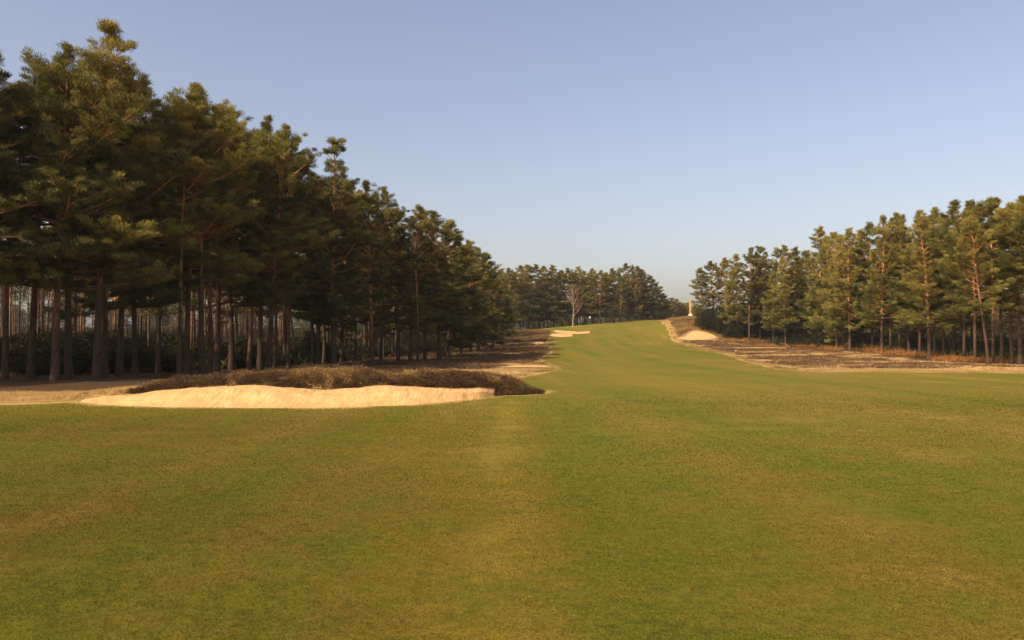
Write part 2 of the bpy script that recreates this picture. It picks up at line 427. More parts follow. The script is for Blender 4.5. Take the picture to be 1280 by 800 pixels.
fair = [(75, -30), (75, 46), (48, 48.6), (40, 49.2), (32, 50.0), (25, 51.0), (20.5, 52.5), (19.2, 57), (20.5, 66), (23.5, 82), (26, 100), (27.5, 116), (29.5, 130), (28.8, 143), (30, 152), (31, 160), (32, 172), (34, 185),
        (34, 196), (26, 203), (12, 205), (2, 203), (0.5, 192), (3.5, 184), (6.5, 177), (8, 168), (7.6, 158), (6.6, 148), (5.6, 135), (5.4, 122), (5.2, 110), (4.6, 98), (3.0, 86), (2.8, 70), (3.3, 58), (1.6, 50), (.4, 44),
        (-.2, 36), (.9, 31), (1.2, 29.4), (1.0, 28.2), (.2, 27.5), (-.6, 27.1)]
bun = list(zip(BX, BF))[::-1]
fair += [(float(x), float(y) - .02) for x, y in bun] + [(-14.4, 23.3), (-20, 22.1), (-30, 21.2), (-60, 19), (-60, -30)]
poly_f = []
for i_ in range(len(fair)):
    a_, b_ = np.array(fair[i_], float), np.array(fair[(i_ + 1) % len(fair)], float)
    near = -14 < a_[0] < 1.5 and 18 < a_[1] < 31
    mid = a_[0] < -13 and 18 < a_[1] < 30
    L_ = np.linalg.norm(b_ - a_); k_ = max(1, int(L_ / (.3 if near else .8))); nr = np.array([-(b_ - a_)[1], (b_ - a_)[0]]) / (L_ + 1e-9)
    for j_ in range(k_):
        p_ = a_ + (b_ - a_) * j_ / k_
        am = .05 if near else (.25 if mid else .7)
        p_ = p_ + nr * (fbm(p_[0], p_[1], .9 if near else 3.0, 3) - .5) * 2 * am * (j_ > 0)
        if not poly_f or np.hypot(*(poly_f[-1] - p_)) > .1: poly_f.append(p_)
def worn(X, Y):
    a = 1.25 * np.exp(-((X + .25 + .25 * (vnoise(Y, Y * 0, 6, 3) - .5)) / .27) ** 2) * (1 - smooth(19, 30, Y)) * .95
    b = np.exp(-((X - 7.8 + .010 * (Y - 40) ** 1.0 * 0) / 2.2) ** 2) * smooth(20, 30, Y) * (1 - smooth(90, 130, Y)) * .25
    line = np.exp(-((Y - 15.3 - .055 * (X + 10)) / .12) ** 2) * smooth(-2.5, -6, X) * .8
    return np.clip(a + b + line, 0, 1)
o = sheet('fairway', poly_f, .028, M_TURF, .6, edge=.9, attrs={'worn': worn, 'dull_vignette': lambda X, Y: smooth(3.5, -6, X) * (1 - smooth(16, 24, Y)) * .8 + .42 * (1 - smooth(6, 14, Y))}, fine=(.25,))
tag(o, kind='structure', label='mown olive green fairway running up to the hill')

gpoly = ragged([(4, 187), (9, 184.5), (16, 185), (22, 189), (25, 195), (22, 200), (12, 203), (4, 201), (2, 194)], 1, .4, 8)
o = sheet('putting_green', gpoly, .05, M_GREEN, 1.0); tag(o, kind='structure', label='brighter green putting surface at the top of the hill')

# near bunker: its own gridded sand with raked ripples and footmarks
bxs = np.arange(-13.2, -.55, .09); ts = np.linspace(0, 1, 60)
BXg, Tg = np.meshgrid(bxs, ts)
dfg = np.interp(BXg, BX, BF); dbg = np.maximum(np.interp(BXg, BB_X, BB), dfg + .05) + .05
BYg = dfg + (dbg - dfg) * Tg
wob = (fbm(BXg, BYg, .8, 21) - .5) * .12 + (fbm(BXg, BYg, .25, 22) - .5) * .07 + (fbm(BXg, BYg * .25, .28, 23) - .5) * .16 * smooth(.5, .85, Tg)
BZg = terrain(BXg, BYg) + wob * np.sin(np.pi * Tg) ** .5 - .02 * np.sin(np.pi * np.clip(Tg * 6, 0, 1)) + np.where(Tg > .97, -.05, 0)
ny, nx = BXg.shape; idx = np.arange(nx * ny).reshape(ny, nx)
F = np.stack([idx[:-1, :-1], idx[:-1, 1:], idx[1:, 1:], idx[1:, :-1]], -1).reshape(-1, 4)
o = link('sand_bunker', mesh_np('sand_bunker', np.stack([BXg, BYg, BZg], -1).reshape(-1, 3), F, M_SAND, True))
tag(o, kind='structure', label='wide pale sand bunker below the heather bank')

def px_poly(pts, y0=60):
    out = []
    for a, b in pts: out.append(ground_hit(a, b, y0))
    return out
def far_sheet(name, pts, off, mat, lab, step=.8, amp=.25):
    P = px_poly(pts)
    A = sum(P[i][0] * P[(i + 1) % len(P)][1] - P[(i + 1) % len(P)][0] * P[i][1] for i in range(len(P)))
    if A < 0: P = P[::-1]
    o = sheet(name, ragged(P, .8, amp, 31, 2.5), off, mat, step)
    return tag(o, kind='structure', label=lab)
far_sheet('sand_bunker', [(686, 420.5), (700, 422), (716, 421), (715, 418), (700, 417), (690, 418)], .07, M_SAND, 'lower of the two small pale bunkers short of the green')
far_sheet('sand_bunker', [(692, 415.5), (708, 417.5), (724, 418), (738, 417), (737, 414.6), (722, 415), (706, 414), (694, 413)], .07, M_SAND, 'upper of the two small pale bunkers short of the green')
far_sheet('sand_bunker', [(844, 423.5), (862, 425.5), (884, 425), (897, 422.5), (890, 418.5), (878, 415.2), (866, 414.6), (860, 418), (856, 421.5)], .07, M_SAND, 'sloping sand bunker cut under the heather knoll')
far_sheet('sand_patch', [(972, 458.5), (990, 464.6), (1030, 465.5), (1100, 465), (1180, 465), (1275, 464.6), (1279, 463.0), (1180, 462.6), (1100, 462.3), (1040, 462), (1000, 460)], .045, M_DIRT, 'pale sandy margin along the right of the fairway', .5, .9)
far_sheet('sand_patch', [(600, 466), (640, 467), (668, 462), (690, 461), (684, 457), (650, 457), (620, 460)], .045, M_DIRT, 'pale sandy patch left of the fairway past the bank', .6, .4)
far_sheet('sand_patch', [(648, 432), (668, 432.5), (681, 430.5), (678, 427), (655, 429)], .045, M_SAND, 'small bare sand scrape by the dark heather', .6, .3)
for a, b in ((691, 738), (756, 769), (791, 801), (838, 866)):
    x0, y0 = ground_hit(a, 433.6); x1, y1 = ground_hit(b, 433.6)
    P = ragged([(x0, y0 - .35), (x1, y0 - .3), (x1 + .3, y0 + .3), (x0 + .3, y0 + .35)], .4, .4, a, 1.2)
    tag(sheet('dirt_patch', P, .06, M_DIRTD, .4), kind='structure', label='broken line of bare dirt across the rising fairway')

# ------------------------------------------------------------------ ground cover
def scatter(n, box, accept, seed):
    r = np.random.default_rng(seed)
    X = r.uniform(box[0], box[1], n); Y = r.uniform(box[2], box[3], n)
    k = accept(X, Y, r) ; return X[k], Y[k], r
def tufts(name, X, Y, r, h, spread, nb, mat, w=.02, up=1.0, tint=None, zoff=0, sp=.5, bl=None):
    n = len(X); Z = terrain(X, Y) + zoff
    hh = np.broadcast_to(h, n) * r.uniform(.6, 1.25, n)
    tt = np.clip(r.normal(.45, .2, n), 0, 1) if tint is None else tint
    P = np.repeat(np.column_stack([X, Y, Z]), nb, 0)
    P[:, :2] += r.normal(size=(n * nb, 2)) * spread * .5
    hr = np.repeat(hh, nb)
    P[:, 2] += r.random(n * nb) * hr * sp - .01
    D = r.normal(size=(n * nb, 3)) * np.array([1, 1, .5]) * .75; D[:, 2] = np.abs(D[:, 2]) + up
    V, F = blades(P, D, (hr if bl is None else bl) * r.uniform(.4, .9, n * nb), w, r)
    t = np.clip(np.repeat(tt, nb) + r.normal(0, .12, n * nb), 0, 1)
    return link(name, mesh_np(name, V, F, mat, False, np.repeat(t, 3)))

# heather on the bank round the bunker
def acc_bank(X, Y, r):
    db = np.maximum(np.interp(X, BB_X, BB, left=24.9, right=27.6), 0) - .10 * (vnoise(X, X * 0, .6, 2)) - .05
    w = np.interp(X, [-13.4, -12.7, -11.2, -9, 0, .9, 1.1], [0, .6, 2.2, 4.4, 3.6, 1.2, 0])
    front = np.where(X > -.6, np.interp(X, [-.6, .3, 1.1], [26.95, 27.35, 28.1]), db)
    return (Y > front) & (Y < front + w) & (fbm(X, Y, .9, 77) > .30 * smooth(-10, -12.8, X) + .16)
X, Y, r = scatter(15000, (-14.6, 1.2, 24.4, 31.5), acc_bank, 5)
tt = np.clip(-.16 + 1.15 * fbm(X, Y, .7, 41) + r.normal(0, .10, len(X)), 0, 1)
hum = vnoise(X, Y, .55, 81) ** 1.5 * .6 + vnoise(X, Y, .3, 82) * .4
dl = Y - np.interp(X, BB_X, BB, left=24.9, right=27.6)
tt = np.clip(tt - .7 * (1 - smooth(.15, .6, dl)), 0, 1)  # lip tufts tinted darker: woody stems plus the overhang's shade in the colour
hh = .03 + .30 * hum * (1 - .4 * smooth(-12, -14.5, X))
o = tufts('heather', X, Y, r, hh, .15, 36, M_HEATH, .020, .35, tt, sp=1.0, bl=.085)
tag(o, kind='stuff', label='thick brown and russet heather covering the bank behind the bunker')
# a few pale grass plumes and fringe of grass on the bank's left end
X, Y, r = scatter(900, (-14.5, -8.5, 24.6, 30), lambda X, Y, r: (fbm(X, Y, .7, 13) > .60) & (Y > np.interp(X, BB_X, BB, left=24.8)), 6)
X2, Y2, _ = scatter(7000, (-26, -12.3, 23.4, 30), lambda X, Y, r: (fbm(X, Y, 1.3, 14) > .44) & (Y > np.interp(X, [-24, -13], [23.4, 25.3])), 8)
o = tufts('dry_grass', np.r_[X, X2], np.r_[Y, Y2], r, .15, .16, 12, M_STRAW, .011, 1.3, sp=.1)
tag(o, kind='stuff', label='pale dry grass tufts at the left end of the bunker bank')

# waste ground right of the fairway: dark heather beds on straw
X, Y, r = scatter(30000, (18, 62, 52, 145), acc_r, 15)
o = tufts('heather', X, Y, r, .20, .34, 12, M_HEATHD, .045, .6, np.clip(.1 + .9 * fbm(X, Y, 1.5, 4), 0, 1))
tag(o, kind='stuff', label='low dark heather beds between the fairway and the right wood')
def acc_rs(X, Y, r): return right_waste(X, Y) & (fbm(X * .6, Y, 4, 61) > .42)
X, Y, r = scatter(22000, (18, 75, 52, 145), acc_rs, 16)
o = tufts('dry_grass', X, Y, r, .20, .30, 8, M_STRAW, .03, 1.3, sp=.1)
tag(o, kind='stuff', label='straw coloured grass on the waste ground before the right wood')
# left waste
X, Y, r = scatter(30000, (-14, 8, 46, 184), acc_l, 17)
o = tufts('heather', X, Y, r, .30, .4, 12, M_HEATHD, .05, .6, np.clip(.05 + .8 * fbm(X, Y, 2.5, 4), 0, 1))
tag(o, kind='stuff', label='dark heather ground cover below the left wood past the bank')
X, Y, r = scatter(16000, (-14, 8, 40, 186), lambda X, Y, r: left_waste(X, Y) & (fbm(X * .6, Y, 5, 91) > .52), 18)
o = tufts('dry_grass', X, Y, r, .22, .3, 8, M_STRAW, .03, 1.3, sp=.1)
tag(o, kind='stuff', label='dry grass between the left wood and the fairway')
# ragged rough grass along the fairway's edges
pf = np.array(poly_f); pf = pf[(pf[:, 1] > 40) & (pf[:, 1] < 186) & (pf[:, 0] < 50)]
r = np.random.default_rng(23); q = pf[r.integers(0, len(pf), 15000)] + r.normal(size=(15000, 2)) * np.array([.75, .8])
k = fbm(q[:, 0], q[:, 1], 2.2, 88) > .40; q = q[k]
o = tufts('rough_grass', q[:, 0], q[:, 1], r, .11, .28, 9, M_ROUGH, .035, 1.0, np.clip(fbm(q[:, 0], q[:, 1], 1.2, 89) * 1.5 - .2, 0, 1), sp=.1)
tag(o, kind='stuff', label='ragged olive and straw rough grass fringing the fairway')
# knoll above the right bunker
X, Y, r = scatter(9000, (29, 46, 139, 180), acc_k, 19)
o = tufts('heather', X, Y, r, .34, .5, 14, M_HEATH, .06, .6, np.clip(.0 + .75 * fbm(X, Y, 2.2, 4), 0, 1))
tag(o, kind='stuff', label='brown heather covering the knoll above the far right bunker')
# tawny strip before the far centre trees
X, Y, r = scatter(5000, (-2, 36, 160, 210), lambda X, Y, r: ((Y > 204) & (Y < 207 + X * .03)) | ((Y < 184) & left_waste(X, Y)), 20)
o = tufts('bracken', X, Y, r, .30, .4, 10, M_BRACKEN, .06, .8)
tag(o, kind='stuff', label='rusty undergrowth beyond the green')
X, Y, r = scatter(60000, (-170, -4, 52, 225), lambda X, Y, r: inside(X, Y, LW) & (seg_dist(X, Y, LEFT_EDGE) > 5) & (fbm(X, Y, 6, 37) > .42), 24)
o = tufts('undergrowth', X, Y, r, 1.1, .8, 12, M_SHRUB, .12, .5)
tag(o, kind='stuff', label='dark undergrowth on the floor of the left wood')
X, Y, r = scatter(16000, (44, 110, 76, 180), lambda X, Y, r: inside(X, Y, RW) & (seg_dist(X, Y, RIGHT_EDGE) > 5) & (fbm(X, Y, 6, 38) > .42), 25)
o = tufts('undergrowth', X, Y, r, 1.1, .8, 12, M_SHRUB, .12, .5)
tag(o, kind='stuff', label='dark undergrowth on the floor of the right wood')
# bracken under the front of the right wood
X, Y, r = scatter(9000, (36, 85, 64, 145), lambda X, Y, r: (seg_dist(X, Y, RIGHT_EDGE) < 6) & inside(X, Y, RW) & (fbm(X, Y, 4, 33) > .45), 21)
o = tufts('bracken', X, Y, r, .65, .5, 14, M_BRACKEN, .06, .5)
tag(o, kind='stuff', label='dead orange bracken on the floor of the right wood')

# short turf blades close to the viewer
n = 560000
r = np.random.default_rng(99)
u = r.random(n); dd = 3.6 * (48 / 3.6) ** u
ang = r.uniform(-1, 1, n) * .72
X = ang * dd; Y = dd
keep = ~((Y > np.interp(X, BX, BF, left=23.0, right=60) - .12)) & (r.random(n) > smooth(9, 44, dd))
X, Y, dd = X[keep], Y[keep], dd[keep]; n = len(X)
P = np.column_stack([X, Y, terrain(X, Y) + .026])
D = r.normal(size=(n, 3)) * .8; D[:, 2] = np.abs(D[:, 2]) * .5 + .35
tw = .42 * fbm(X * .6, Y, 4.5, 51) + .34 * fbm(X, Y, .9, 52) + .18 * vnoise(X, Y, .2, 53)
tn = np.clip((tw - .47) * 3.0 + .31 - .14 * smooth(3.5, -6, X) + r.normal(0, .20, n) + worn(X, Y) * .35, 0, 1)  # blades share the turf's leftward vignette darkening in their tint
sz = np.clip(dd / 5, 1, 5)
V, F = blades(P, D, (.012 + .011 * r.random(n)) * sz ** .4, .0030 * sz ** .9, r)
o = link('grass', mesh_np('grass', V, F, M_GRASSB, False, np.repeat(tn, 3)))
tag(o, kind='stuff', label='short mown turf blades of the near fairway')

# ------------------------------------------------------------------ trees
def make_foliage(cl, rad, dirs, tint, K, L, W, r, flat=.42):
    """needle sprays: for each clump a cloud of shoots, denser to the top, pointing out and up"""
    n = len(cl); N = n * K
    u = unit(N, r); rr = r.random(N) ** .6
    R = np.repeat(rad, K) * rr
    off = u * R[:, None] * np.array([1, 1, flat])
    dr = np.repeat(dirs, K, 0)
    P = np.repeat(cl, K, 0) + off + dr * (np.repeat(rad, K) * r.uniform(-.5, .7, N))[:, None]
    D = u * .8 + dr * .5 + np.array([0, 0, .55]) + r.normal(size=(N, 3)) * .45
    V, F = blades(P, D, L * r.uniform(.7, 1.3, N), W, r)
    t = np.clip(np.repeat(tint, K) + r.normal(0, .10, N), 0, 1)
    return V, F, np.repeat(t, 3)

def bend(p0, d0, L, n, r, up=.25, wig=.18):
    pts = [np.array(p0, float)]; d = np.array(d0, float)
    for i in range(n):
        d = d + np.array([0, 0, up / n]) + r.normal(size=3) * wig / math.sqrt(n) * np.array([1, 1, .6]); d /= np.linalg.norm(d)
        pts.append(pts[-1] + d * L / n)
    return np.array(pts)

def pine(seed, style, hi):
    """three meshes, 16 m tall"""
    r = np.random.default_rng(seed); H = 16.0
    S = dict(
        broad=dict(cb=.32, R=3.6, nb=47, prof=lambda t: .55 + .55 * math.sin(math.pi * min(1, t * 1.05 + .05)) - .55 * t ** 3, asc=(-.10, .75), r0=.185),
        cone=dict(cb=.22, R=3.15, nb=68, prof=lambda t: 1.05 * (1 - t) ** .75 + .14, asc=(-.12, .6), r0=.18),
        low=dict(cb=.07, R=3.0, nb=70, prof=lambda t: .75 * (1 - t) ** .6 + .42 * math.sin(math.pi * t) + .08, asc=(-.2, .6), r0=.18),
        tall=dict(cb=.52, R=2.3, nb=30, prof=lambda t: .6 + .5 * math.sin(math.pi * t) - .45 * t ** 3, asc=(0, .8), r0=.13),
    )[style]
    S['cb'] *= r.uniform(.84, 1.14)
    trunk = limbs = Tubes()
    zz = np.linspace(0, 1, 15); lean = r.normal(size=2) * .28
    ph = r.random(2) * 6
    tx = lean[0] * zz ** 1.5 + .16 * np.sin(zz * 5 + ph[0]) * zz; ty = lean[1] * zz ** 1.5 + .16 * np.sin(zz * 4 + ph[1]) * zz
    tx -= tx[0]; ty -= ty[0]
    tp = np.column_stack([tx, ty, zz * H * .975]); tp[0, 2] = -.25
    rad = S['r0'] * ((1 - zz) ** .8 * .93 + .07); rad[0] *= 1.45; rad[1] *= 1.04
    trunk.add(tp, rad, 12 if hi else 8, rough=.08)
    tr_at = lambda h: np.array([np.interp(h, tp[:, 2], tx), np.interp(h, tp[:, 2], ty), h])
    cl, cr, cd, ct = [], [], [], []
    nb = S['nb']
    # thin gaps: an azimuth or height where the crown is sparse
    gap_a = r.uniform(0, 6.28); gap_h = r.uniform(.25, .6)
    az = r.uniform(0, 6.28)
    for k in range(nb):
        t = (k + r.uniform(-.4, .4)) / nb; t = min(max(t, 0), .995)
        h = H * (S['cb'] + (1 - S['cb']) * t * .975)
        az += 2.4 + r.normal() * .35
        L = S['R'] * S['prof'](t) * r.uniform(.5, 1.25)
        if style in ('broad', 'cone') and abs((az - gap_a + math.pi) % (2 * math.pi) - math.pi) < .8 and abs(t - gap_h) < .14: L *= .45
        L = max(L, .45)
        pitch = S['asc'][0] + (S['asc'][1] - S['asc'][0]) * t ** .9 + r.normal() * .14
        if t > .9: pitch += .35
        d0 = np.array([math.cos(az) * math.cos(pitch), math.sin(az) * math.cos(pitch), math.sin(pitch)])
        b = bend(tr_at(h), d0, L, 6, r, up=.35 if t > .15 else .15, wig=.22)
        br = .012 + .020 * L * (1 - .35 * t)
        limbs.add(b, np.linspace(br, .010, 7), 5 if hi else 4)
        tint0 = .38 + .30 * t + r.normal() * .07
        s0 = .30 if L > 1.2 else .1
        nsub = max(3, int(L * (3.6 if hi else 2.8)))
        for j in range(nsub):
            s = s0 + (1.02 - s0) * (j + r.random() * .7) / nsub; s = min(s, 1)
            q = np.array([np.interp(s * 6, range(7), b[:, c]) for c in range(3)])
            dirb = b[min(6, int(s * 6) + 1 if s < .99 else 6)] - b[max(0, int(s * 6) - 1)]; dirb /= np.linalg.norm(dirb) + 1e-9
            side = np.cross(dirb, [0, 0, 1.]); side /= np.linalg.norm(side) + 1e-9
            sg = 1 if (j % 2) else -1
            l2 = L * (.42 * (1 - .75 * s) + .10) * r.uniform(.6, 1.3)
            d2 = dirb * .7 + side * sg * .9 + np.array([0, 0, .25 + r.normal() * .2]); d2 /= np.linalg.norm(d2)
            b2 = bend(q, d2, l2, 3, r, .3, .2)
            if l2 > .35: limbs.add(b2, np.linspace(.014, .006, 4), 4 if hi else 3)
            m = max(1, int(l2 / .42))
            for i in range(m):
                f = (i + 1) / m
                p = np.array([np.interp(f * 3, range(4), b2[:, c]) for c in range(3)])
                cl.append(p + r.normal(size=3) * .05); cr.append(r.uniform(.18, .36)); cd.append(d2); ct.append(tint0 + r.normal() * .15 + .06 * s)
            if s > .8: cl.append(q); cr.append(r.uniform(.2, .34)); cd.append(dirb); ct.append(tint0 + .08)
    # leader
    for i in range(7):
        cl.append(np.array([tx[-1], ty[-1], H * (.93 + .01 * i)]) + r.normal(size=3) * .07); cr.append(.20 - .012 * i); cd.append(np.array([0, 0, 1.])); ct.append(.7)
    # dead stubs below the crown
    nst = 14 if style in ('broad', 'tall') else 8
    for k in range(nst):
        h = H * r.uniform(.14, max(.2, S['cb'] + .05)); a = r.uniform(0, 6.28); p = r.uniform(-.25, .3)
        L = r.uniform(.3, 1.5) * (1.2 if hi else 1)
        limbs.add(bend(tr_at(h), [math.cos(a) * math.cos(p), math.sin(a) * math.cos(p), math.sin(p)], L, 4, r, -.1, .35), np.linspace(.022, .006, 5), 4)
    cl = np.array(cl); cr = np.array(cr) * (1.0 if hi else 1.12); cd = np.array(cd); ct = np.clip(np.array(ct), .02, .98)
    K, Lb, Wb = (150, .13, .031) if hi else (72, .19, .062)
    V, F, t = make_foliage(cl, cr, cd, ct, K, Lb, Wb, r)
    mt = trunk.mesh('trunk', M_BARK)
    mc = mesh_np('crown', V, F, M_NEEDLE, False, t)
    return mt, mc

PROTO = {}
def proto(style, hi, k):
    key = (style, hi, k)
    if key not in PROTO:
        PROTO[key] = dict(meshes=pine(hash((len(style), hi, k, style[0] == 'b', style[0] == 'c')) % 9973 + 100 + k * 37, style, hi), src=None)
    return PROTO[key]
NV = {('broad', True): 5, ('cone', True): 4, ('low', True): 1, ('tall', True): 4, ('broad', False): 3, ('cone', False): 4, ('low', False): 3, ('tall', False): 3}

def place_pine(x, y, H, style, hi, label, group, name='pine_tree', wide=1.0, lean=(0, 0), rot=None, rnd=random):
    k = rnd.randrange(NV[(style, hi)]); p = proto(style, hi, k)
    s = H / 16.0
    if p['src'] is None:
        root = bpy.data.objects.new(name, None); C.objects.link(root); root.empty_display_size = .5
        for nm, m in zip(('trunk', 'crown'), p['meshes']): link(nm, m, root)
        p['src'] = root
    else:
        root = p['src'].copy(); C.objects.link(root)
        for ch in p['src'].children:
            c = ch.copy(); C.objects.link(c); c.parent = root
        root.name = name
    root.location = (x, y, T(x, y) - .02)
    root.rotation_euler = (lean[0], lean[1], rnd.uniform(0, 6.28) if rot is None else rot)
    w = s ** .6 * wide
    root.scale = (w, w, s)
    tag(root, label, 'pine tree', group)
    return root

placed = []
def free(x, y, dmin):
    return all((x - a) ** 2 + (y - b) ** 2 > dmin * dmin for a, b in placed)

# ---- left wood, front rows: (photo column, distance, height, style, wide, note)
G_LF = 'pines in the front rows of the left wood'
LF = [
 (-70, 38, 15.5, 'broad', 1.0), (-34, 37, 16.8, 'broad', 1.0), (8, 41, 15.2, 'tall', 1.15), (40, 42, 16.4, 'broad', 1.0), (70, 40.5, 17.2, 'broad', .95), (87, 41.5, 16.6, 'broad', .95),
 (122, 42.5, 19.2, 'cone', 1.0), (132, 44, 17.2, 'tall', 1.2), (150, 45, 17.3, 'broad', .95), (170, 47, 16.4, 'cone', .85), (198, 50, 14.8, 'tall', 1.1), (224, 46, 15.6, 'tall', 1.0),
 (234, 47.5, 17.4, 'broad', .9), (254, 48, 17.8, 'broad', .95), (263, 51, 16.2, 'tall', 1.2), (272, 53, 17.8, 'broad', .95), (290, 56, 18.4, 'cone', 1.0), (311, 55, 16.2, 'tall', 1.15), (325, 56, 17.8, 'broad', .9),
 (336, 54, 16.9, 'broad', .9), (344, 60, 16.6, 'tall', 1.0), (361, 60, 15.2, 'broad', .8), (391, 62, 14.4, 'tall', 1.1), (399, 63, 15.2, 'cone', .9), (405, 66, 15.6, 'tall', 1.0), (418, 61.5, 17.9, 'cone', .95),
 (427, 67, 15.4, 'cone', .8), (444, 72, 15.4, 'tall', 1.1), (466, 64, 15.0, 'broad', .85), (476, 70, 15.6, 'broad', .85), (498, 71, 13.6, 'cone', .9), (513, 73, 14.2, 'cone', 1.0), (522, 69, 12.6, 'tall', 1.0), (531, 77, 14.6, 'cone', .95),
 (549, 76, 14.2, 'cone', 1.15), (560, 84, 15, 'cone', 1.0), (576, 86, 13.6, 'low', 1.0), (588, 98, 14.6, 'cone', 1.05), (598, 106, 14.8, 'low', .95), (608, 112, 14.8, 'low', 1.0), (616, 126, 15, 'low', 1.0), (624, 136, 14, 'low', 1.0), (630, 150, 13.6, 'cone', 1.0),
]
LF_NOTES = {
 -70: 'broad pine at the left wood corner, its crown cut by the left edge',
 -34: 'pine whose boughs reach in from the left edge above the wood',
 8: 'slim dark trunk standing closest to the left edge of the photo',
 70: 'dark straight trunk just left of the thick sunlit trunk at the wood corner',
 87: 'thick sunlit grey trunk flared at its foot, at the near corner of the left wood',
 122: 'tallest pine of the left wood, crown rising to a high pointed top',
 254: 'tall pine with a ragged flat topped crown right of the dip in the skyline',
 290: 'pine whose dense crown fills the high shoulder behind the flat topped one',
 336: 'rounded pine crown ending the first high mass of the left wood',
 361: 'dark trunk standing behind the highest hump of the heather bank',
 418: 'steeple shaped pine with a sharp tip alone above the skyline of the left wood',
 466: 'pine with an airy open top right of the steeple shaped pine',
 549: 'broad based conical pine where the left wood steps down to the fairway',
 608: 'rounded pine with foliage to the ground at the far end of the left wood',
}
ords = ['first', 'second', 'third', 'fourth', 'fifth', 'sixth', 'seventh', 'eighth', 'ninth', 'tenth', 'eleventh', 'twelfth', 'thirteenth', 'fourteenth', 'fifteenth', 'sixteenth', 'seventeenth', 'eighteenth', 'nineteenth', 'twentieth']
def ordinal(n): 
    tens = {20: 'twenty', 30: 'thirty', 40: 'forty'}
    if n <= 20: return ords[n - 1]
    return tens[n // 10 * 10] + ('' if n % 10 == 0 else '-' + ords[n % 10 - 1]) if n % 10 else {20: 'twentieth', 30: 'thirtieth', 40: 'fortieth'}[n]
RR = random.Random(3)
for i, (px, d, H, st, w) in enumerate(LF):
    x = (px - 640) / FP * d; z = T(x, d)
    lab = LF_NOTES.get(px) or '%s %s pine along the left wood front, counted from the left' % (ordinal(i + 1), {'broad': 'broad topped', 'cone': 'conical', 'tall': 'slim high crowned', 'low': 'low branched'}[st])
    hi = d < 80
    if st == 'low': hi = False
    place_pine(x, d, H - (z if d > 80 else 0), st, hi, lab, G_LF, wide=w * (1.02), rnd=RR, lean=(RR.gauss(0, .012), RR.gauss(0, .018)))
    placed.append((x, d))

# ---- left wood interior
RI = random.Random(17)
LI = [(-30, 41), (-21, 50), (-17, 60), (-14, 72), (-11, 86), (-8.5, 104), (-7, 125), (-7, 160), (-26, 168), (-46, 120), (-62, 78), (-56, 46)]
cnt = 0; tries = 0
while cnt < 112 and tries < 8000:
    tries += 1
    x = RI.uniform(-64, -5); y = RI.uniform(40, 165)
    if not inside(np.array([x]), np.array([y]), LI)[0] or not free(x, y, 3.1): continue
    placed.append((x, y)); cnt += 1
    place_pine(x, y, RI.uniform(13, 15.5), 'tall' if RI.random() < .8 else 'broad', False, 'thin dark pine standing deep inside the left wood behind the front rows', 'pines inside the left wood', rnd=RI, wide=RI.uniform(.72, 1.0), lean=(RI.gauss(0, .02), RI.gauss(0, .02)))

for (x, y) in [(-30, 34.5), (-35, 31), (-41, 34), (-34, 26), (-40, 27), (-45, 23), (-39, 20), (-47, 30), (-50, 37), (-33, 38.5)]:
    place_pine(x, y, RI.uniform(15, 17), 'broad', False, 'pine of the left wood standing outside the left edge of the photo', 'pines just outside the left edge of the photo', rnd=RI); placed.append((x, y))
def rest(spots, seed, lab):
    r = np.random.default_rng(seed); tb = Tubes(); Pc = []; Rc = []
    for x, y in spots:
        z = T(x, y); H = r.uniform(12, 15); rd = r.uniform(.085, .15); dx, dy = r.normal(size=2) * .3; hz = np.linspace(0, 1, 7)
        tb.add(np.column_stack([x + dx * hz + .1 * np.sin(hz * 6 + dx * 9), y + dy * hz, z - .2 + hz * H]), rd * (1 - hz * .75), 6, rough=.08)
        for k in range(46):
            h = r.uniform(.56, 1); a = r.uniform(0, 6.28); q = r.random() ** .6 * 2.0 * (1.15 - h * .7)
            Pc.append((x + dx * h + q * math.cos(a), y + dy * h + q * math.sin(a), z + h * H)); Rc.append(r.uniform(.3, .55))
    Pc = np.array(Pc); n = len(Pc)
    V, F, t = make_foliage(Pc, np.array(Rc), np.tile([0, 0, 1.], (n, 1)), np.clip(r.normal(.4, .12, n), 0, 1), 22, .26, .12, r, .6)
    tag(link('pine_wood', tb.mesh('pine_wood', M_DARKBARK)), kind='stuff', label=lab + ', their trunks')
    tag(link('pine_foliage', mesh_np('pine_foliage', V, F, M_NEEDLE, False, t)), kind='stuff', label=lab + ', their crowns')
sp = []; tries = 0
while len(sp) < 150 and tries < 9000:
    tries += 1
    x = RI.uniform(-90, -6); y = RI.uniform(56, 170)
    if inside(np.array([x]), np.array([y]), [(-30, 58), (-17, 72), (-12, 95), (-8, 125), (-8, 165), (-60, 175), (-92, 150), (-72, 80)])[0] and free(x, y, 2.3): sp.append((x, y)); placed.append((x, y))
rest(sp, 61, 'massed thin pines deep in the left wood')
